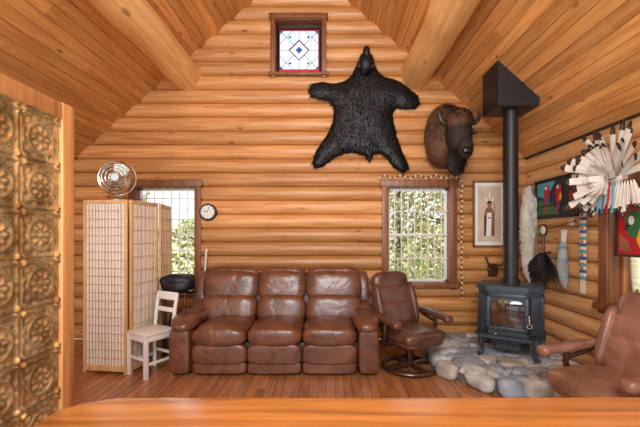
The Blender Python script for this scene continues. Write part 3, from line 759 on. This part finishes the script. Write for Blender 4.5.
for i in range(6): tube(mb,[(XR-.06,4.18+.012*i,1.4),(XR-.06,4.15+.02*i,1.56)],.005,5,mi=2)
mb.build('arrow_quiver',[M_grey,M_turq,M_whfeath])
mb=MB(); A=Vector((XR-.03,4.72,1.55));B=Vector((XR-.03,4.05,1.66)); tube(mb,[A,B],.007,6,0)
d=(B-A).normalized(); 
for s in(-1,1): feather(mb,B-d*.14,d+Vector((0,0,s*.25)),nrm,.14,.02,mi=(1,1))
prism(mb,[(4.70,1.53),(4.78,1.54),(4.71,1.58)],XR-.035,XR-.025,'X',mi=2)
mb.build('decorative_arrow',[M_dkw,M_whfeath,M_stone2])
mb=MB(); pc=Vector((2.68,4.86,1.55)); 
def pf(q):
    q=q.copy(); t=q.z/.6; q.x*= (1.0-.35*t*t)+(.25*math.sin(q.z*7)); return q
sb(mb,pc,(.09,.08,.62),2.6,n=18,fn=pf); fur_ell(mb,pc,(.085,.08,.62),2600,.06,.005,0)
for s in(-1,1): tube(mb,[pc+Vector((s*.03,0,.5)),pc+Vector((s*.07,-.03,.42)),pc+Vector((s*.08,-.05,.3))],[.03,.025,.01],8)
tube(mb,[pc+Vector((0,0,-.55)),pc+Vector((.01,-.01,-.7))],[.04,.02],8)
mb.build('hanging_pelt',M_pelt,angle=180)
mb=MB(); q=px(493,270,5.1)
cbox(mb,q+Vector((0,.01,0)),(.14,.03,.18),.01,mi=0)
for s in(-1,1):
    tube(mb,[q+Vector((s*.02,-.02,.04)),q+Vector((s*.09,-.08,.08)),q+Vector((s*.13,-.08,.17)),q+Vector((s*.10,-.09,.26))],[.014,.013,.010,.003],8,1)
    tube(mb,[q+Vector((s*.11,-.08,.12)),q+Vector((s*.17,-.1,.2))],[.01,.002],8,1)
mb.build('antler_mount',[M_dkw,M_horn])
# ---------------- pressed tin partition (foreground left)
E=empty('pressed_tin_room_divider'); XT=-1.2
y0,y1,z0,z1=.25,1.60,.12,2.02
ny,nz=220,300
def hgt(u,v):
    ts=.20; a=(u/ts)%1-.5; b=(v/ts)%1-.5; r=math.hypot(a,b); m=max(abs(a),abs(b))
    h=0
    h+=.009*math.exp(-((m-.45)/.03)**2)
    h+=.012*math.exp(-((r-.32)/.04)**2)
    th=math.atan2(b,a)
    if r<.29: h+=.014*abs(math.cos(th*4))*math.exp(-((r-.17)/.08)**2)
    h+=.014*math.exp(-(r/.06)**2)
    rc=math.hypot(abs(a)-.5,abs(b)-.5); h+=.012*math.exp(-((rc-.1)/.03)**2)+.009*abs(math.sin(th*6))*math.exp(-((r-.41)/.035)**2)
    return h*1.05
vs=[];fs=[]
for i in range(ny+1):
    for j in range(nz+1):
        u=y0+(y1-y0)*i/ny; v=z0+(z1-z0)*j/nz; vs.append((XT-.01+hgt(u,v),u,v))
for i in range(ny):
    for j in range(nz): fs.append([i*(nz+1)+j,(i+1)*(nz+1)+j,(i+1)*(nz+1)+j+1,i*(nz+1)+j+1])
mb=MB(); mb.add(vs,fs); mb.build('tin_panel',M_tin,E,angle=180)
mb=MB(); cbox(mb,(XT-.02,(1.595+1.675)/2,1.045),(.07,.075,2.09),.006); cbox(mb,(XT-.02,.2,1.045),(.07,.1,2.09),.006)
cbox(mb,(XT-.02,.92,2.05),(.07,1.35,.07),.006); cbox(mb,(XT-.02,.92,.06),(.07,1.35,.12),.006); cbox(mb,(XT-.045,.92,1.05),(.02,1.35,1.95),.003)
mb.build('frame',M_trimO,E)
# ---------------- foreground slab counter
E=empty('slab_counter'); mb=MB()
pl=[(-.80,.50),(2.3,.50),(2.3,1.215),(1.2,1.205),(.3,1.20),(-.4,1.203),(-.70,1.20),(-.80,1.16),(-.845,1.10),(-.85,.95),(-.84,.7)]
bm=bmesh.new()
vsb=[bm.verts.new((a,b,.897)) for a,b in pl]; f=bm.faces.new(vsb); r=bmesh.ops.extrude_face_region(bm,geom=[f]); bmesh.ops.translate(bm,verts=[v for v in r['geom'] if isinstance(v,bmesh.types.BMVert)],vec=(0,0,.065))
bmesh.ops.recalc_face_normals(bm,faces=bm.faces); bmesh.ops.bevel(bm,geom=[e for e in bm.edges],offset=.014,segments=4,affect='EDGES',profile=.5)
bm.verts.index_update(); mb.add([v.co.copy() for v in bm.verts],[[v.index for v in f.verts] for f in bm.faces]); bm.free()
mb.build('top',M_slab,E)
mb=MB()
for a in(-.6,.8,2.1):
    for b in(.62,1.05): tube(mb,[(a,b,0),(a,b,.9)],[.05,.045],14)
cbox(mb,(.75,.84,.84),(2.8,.08,.1),.01); cbox(mb,(.75,.84,.25),(2.75,.06,.08),.01)
mb.build('legs',M_trimO,E)
# ---------------- outdoors
mb=MB(); mb.add([(-30,5.6,-.4),(30,5.6,-.4),(30,40,2.5),(-30,40,2.5)],[[0,1,2,3]]); mb.add([(3.1,-10,-.4),(30,-10,-.4),(30,5.6,-.4),(3.1,5.6,-.4)],[[0,1,2,3]]); mb.build('ground_outside',M_grass,smooth=False)
def tree(x,y,h,r,mi,nl):
    mb=MB(); zb=-.45+max(0,(y-5.6))*.084
    tube(mb,[(x,y,zb),(x+.05,y,zb+h*.5),(x-.03,y,zb+h)],[.13,.09,.02],10,0)
    for i in range(16):
        a=R.uniform(0,6.28); z=zb+h*R.uniform(.15,.9); rr=r*R.uniform(.5,.9); tube(mb,[(x,y,z),(x+math.cos(a)*rr,y+math.sin(a)*rr,z+R.uniform(.1,.5))],[.03,.006],6,0)
    for i in range(nl):
        t=R.random(); a=R.uniform(0,6.28); rr=r*math.sqrt(R.random())*(1.1-.75*t); p=Vector((x+math.cos(a)*rr,y+math.sin(a)*rr,zb+.1+h*t))
        q=Euler((R.uniform(0,6),R.uniform(0,6),R.uniform(0,6))).to_matrix(); s=R.uniform(.04,.09)
        mb.add([p+q@Vector(c)*s for c in((-1,-.4,0),(0,-.6,0.2),(1,0,0),(0,.6,.2))],[[0,1,2,3]],R.random(),R.choice(mi))
    mb.build('tree',[M_bark,M_leaf,M_leaf2],smooth=False)
tree(-5.4,9.3,3.6,1.2,(1,),1800); tree(-3.9,10.5,1.9,1.2,(1,2),1300); tree(3.1,9.4,3.4,1.5,(1,2),2800); tree(2.0,10.6,3.0,1.5,(2,1),2400); tree(4.5,11,3.8,1.5,(1,2),2400); tree(6.5,4.2,2.2,1.3,(1,2),1800); tree(6.8,6.2,2.6,1.3,(1,),1800)
# ---------------- light
w=bpy.data.worlds.new('World'); sc.world=w; w.use_nodes=True; nt=w.node_tree; bg=nt.nodes['Background']
tc=N(nt,'ShaderNodeTexCoord'); sp=N(nt,'ShaderNodeSeparateXYZ'); nt.links.new(tc.outputs['Generated'],sp.inputs[0])
cr=N(nt,'ShaderNodeValToRGB'); cr.color_ramp.elements[0].position=.45; cr.color_ramp.elements[0].color=(.93,.96,1,1); cr.color_ramp.elements[1].position=.9; cr.color_ramp.elements[1].color=(.62,.76,.95,1)
nt.links.new(sp.outputs[2],cr.inputs[0]); nt.links.new(cr.outputs[0],bg.inputs[0]); bg.inputs[1].default_value=1.7
def light(t,name,loc,tgt,en,size=1,col=(1,1,1),sy=None):
    l=bpy.data.lights.new(name,t); l.energy=en; l.color=col
    if t=='AREA':
        l.size=size
        if sy: l.shape='RECTANGLE'; l.size_y=sy
    if t=='SUN': l.angle=math.radians(1)
    o=bpy.data.objects.new(name,l); sc.collection.objects.link(o); o.location=loc
    o.rotation_euler=(Vector(tgt)-Vector(loc)).to_track_quat('-Z','Y').to_euler(); return o
light('SUN','sun',(6,-3,8),(0,2,0),5,col=(1,.96,.9))
light('AREA','added_room_fill',(-.2,-1.2,3.5),(.1,5,1.5),175,1.5,(.95,.98,1),1.0)  # unseen fill light added behind the camera to brighten the room
light('AREA','added_ceiling_fill',(-.3,-.4,1.2),(-.4,2.6,5.2),80,1.6,(.96,.98,1),1.0)  # added fill aimed upward, stands in for light bounced onto the ceiling
# ---------------- camera
cd=bpy.data.cameras.new('camera'); cd.lens=F/640*36; cd.sensor_width=36; cd.shift_x=-10/640; cd.shift_y=21.5/640; cd.clip_start=.02
co=bpy.data.objects.new('camera',cd); sc.collection.objects.link(co); co.location=(0,0,CH); co.rotation_euler=(math.pi/2,0,0); sc.camera=co
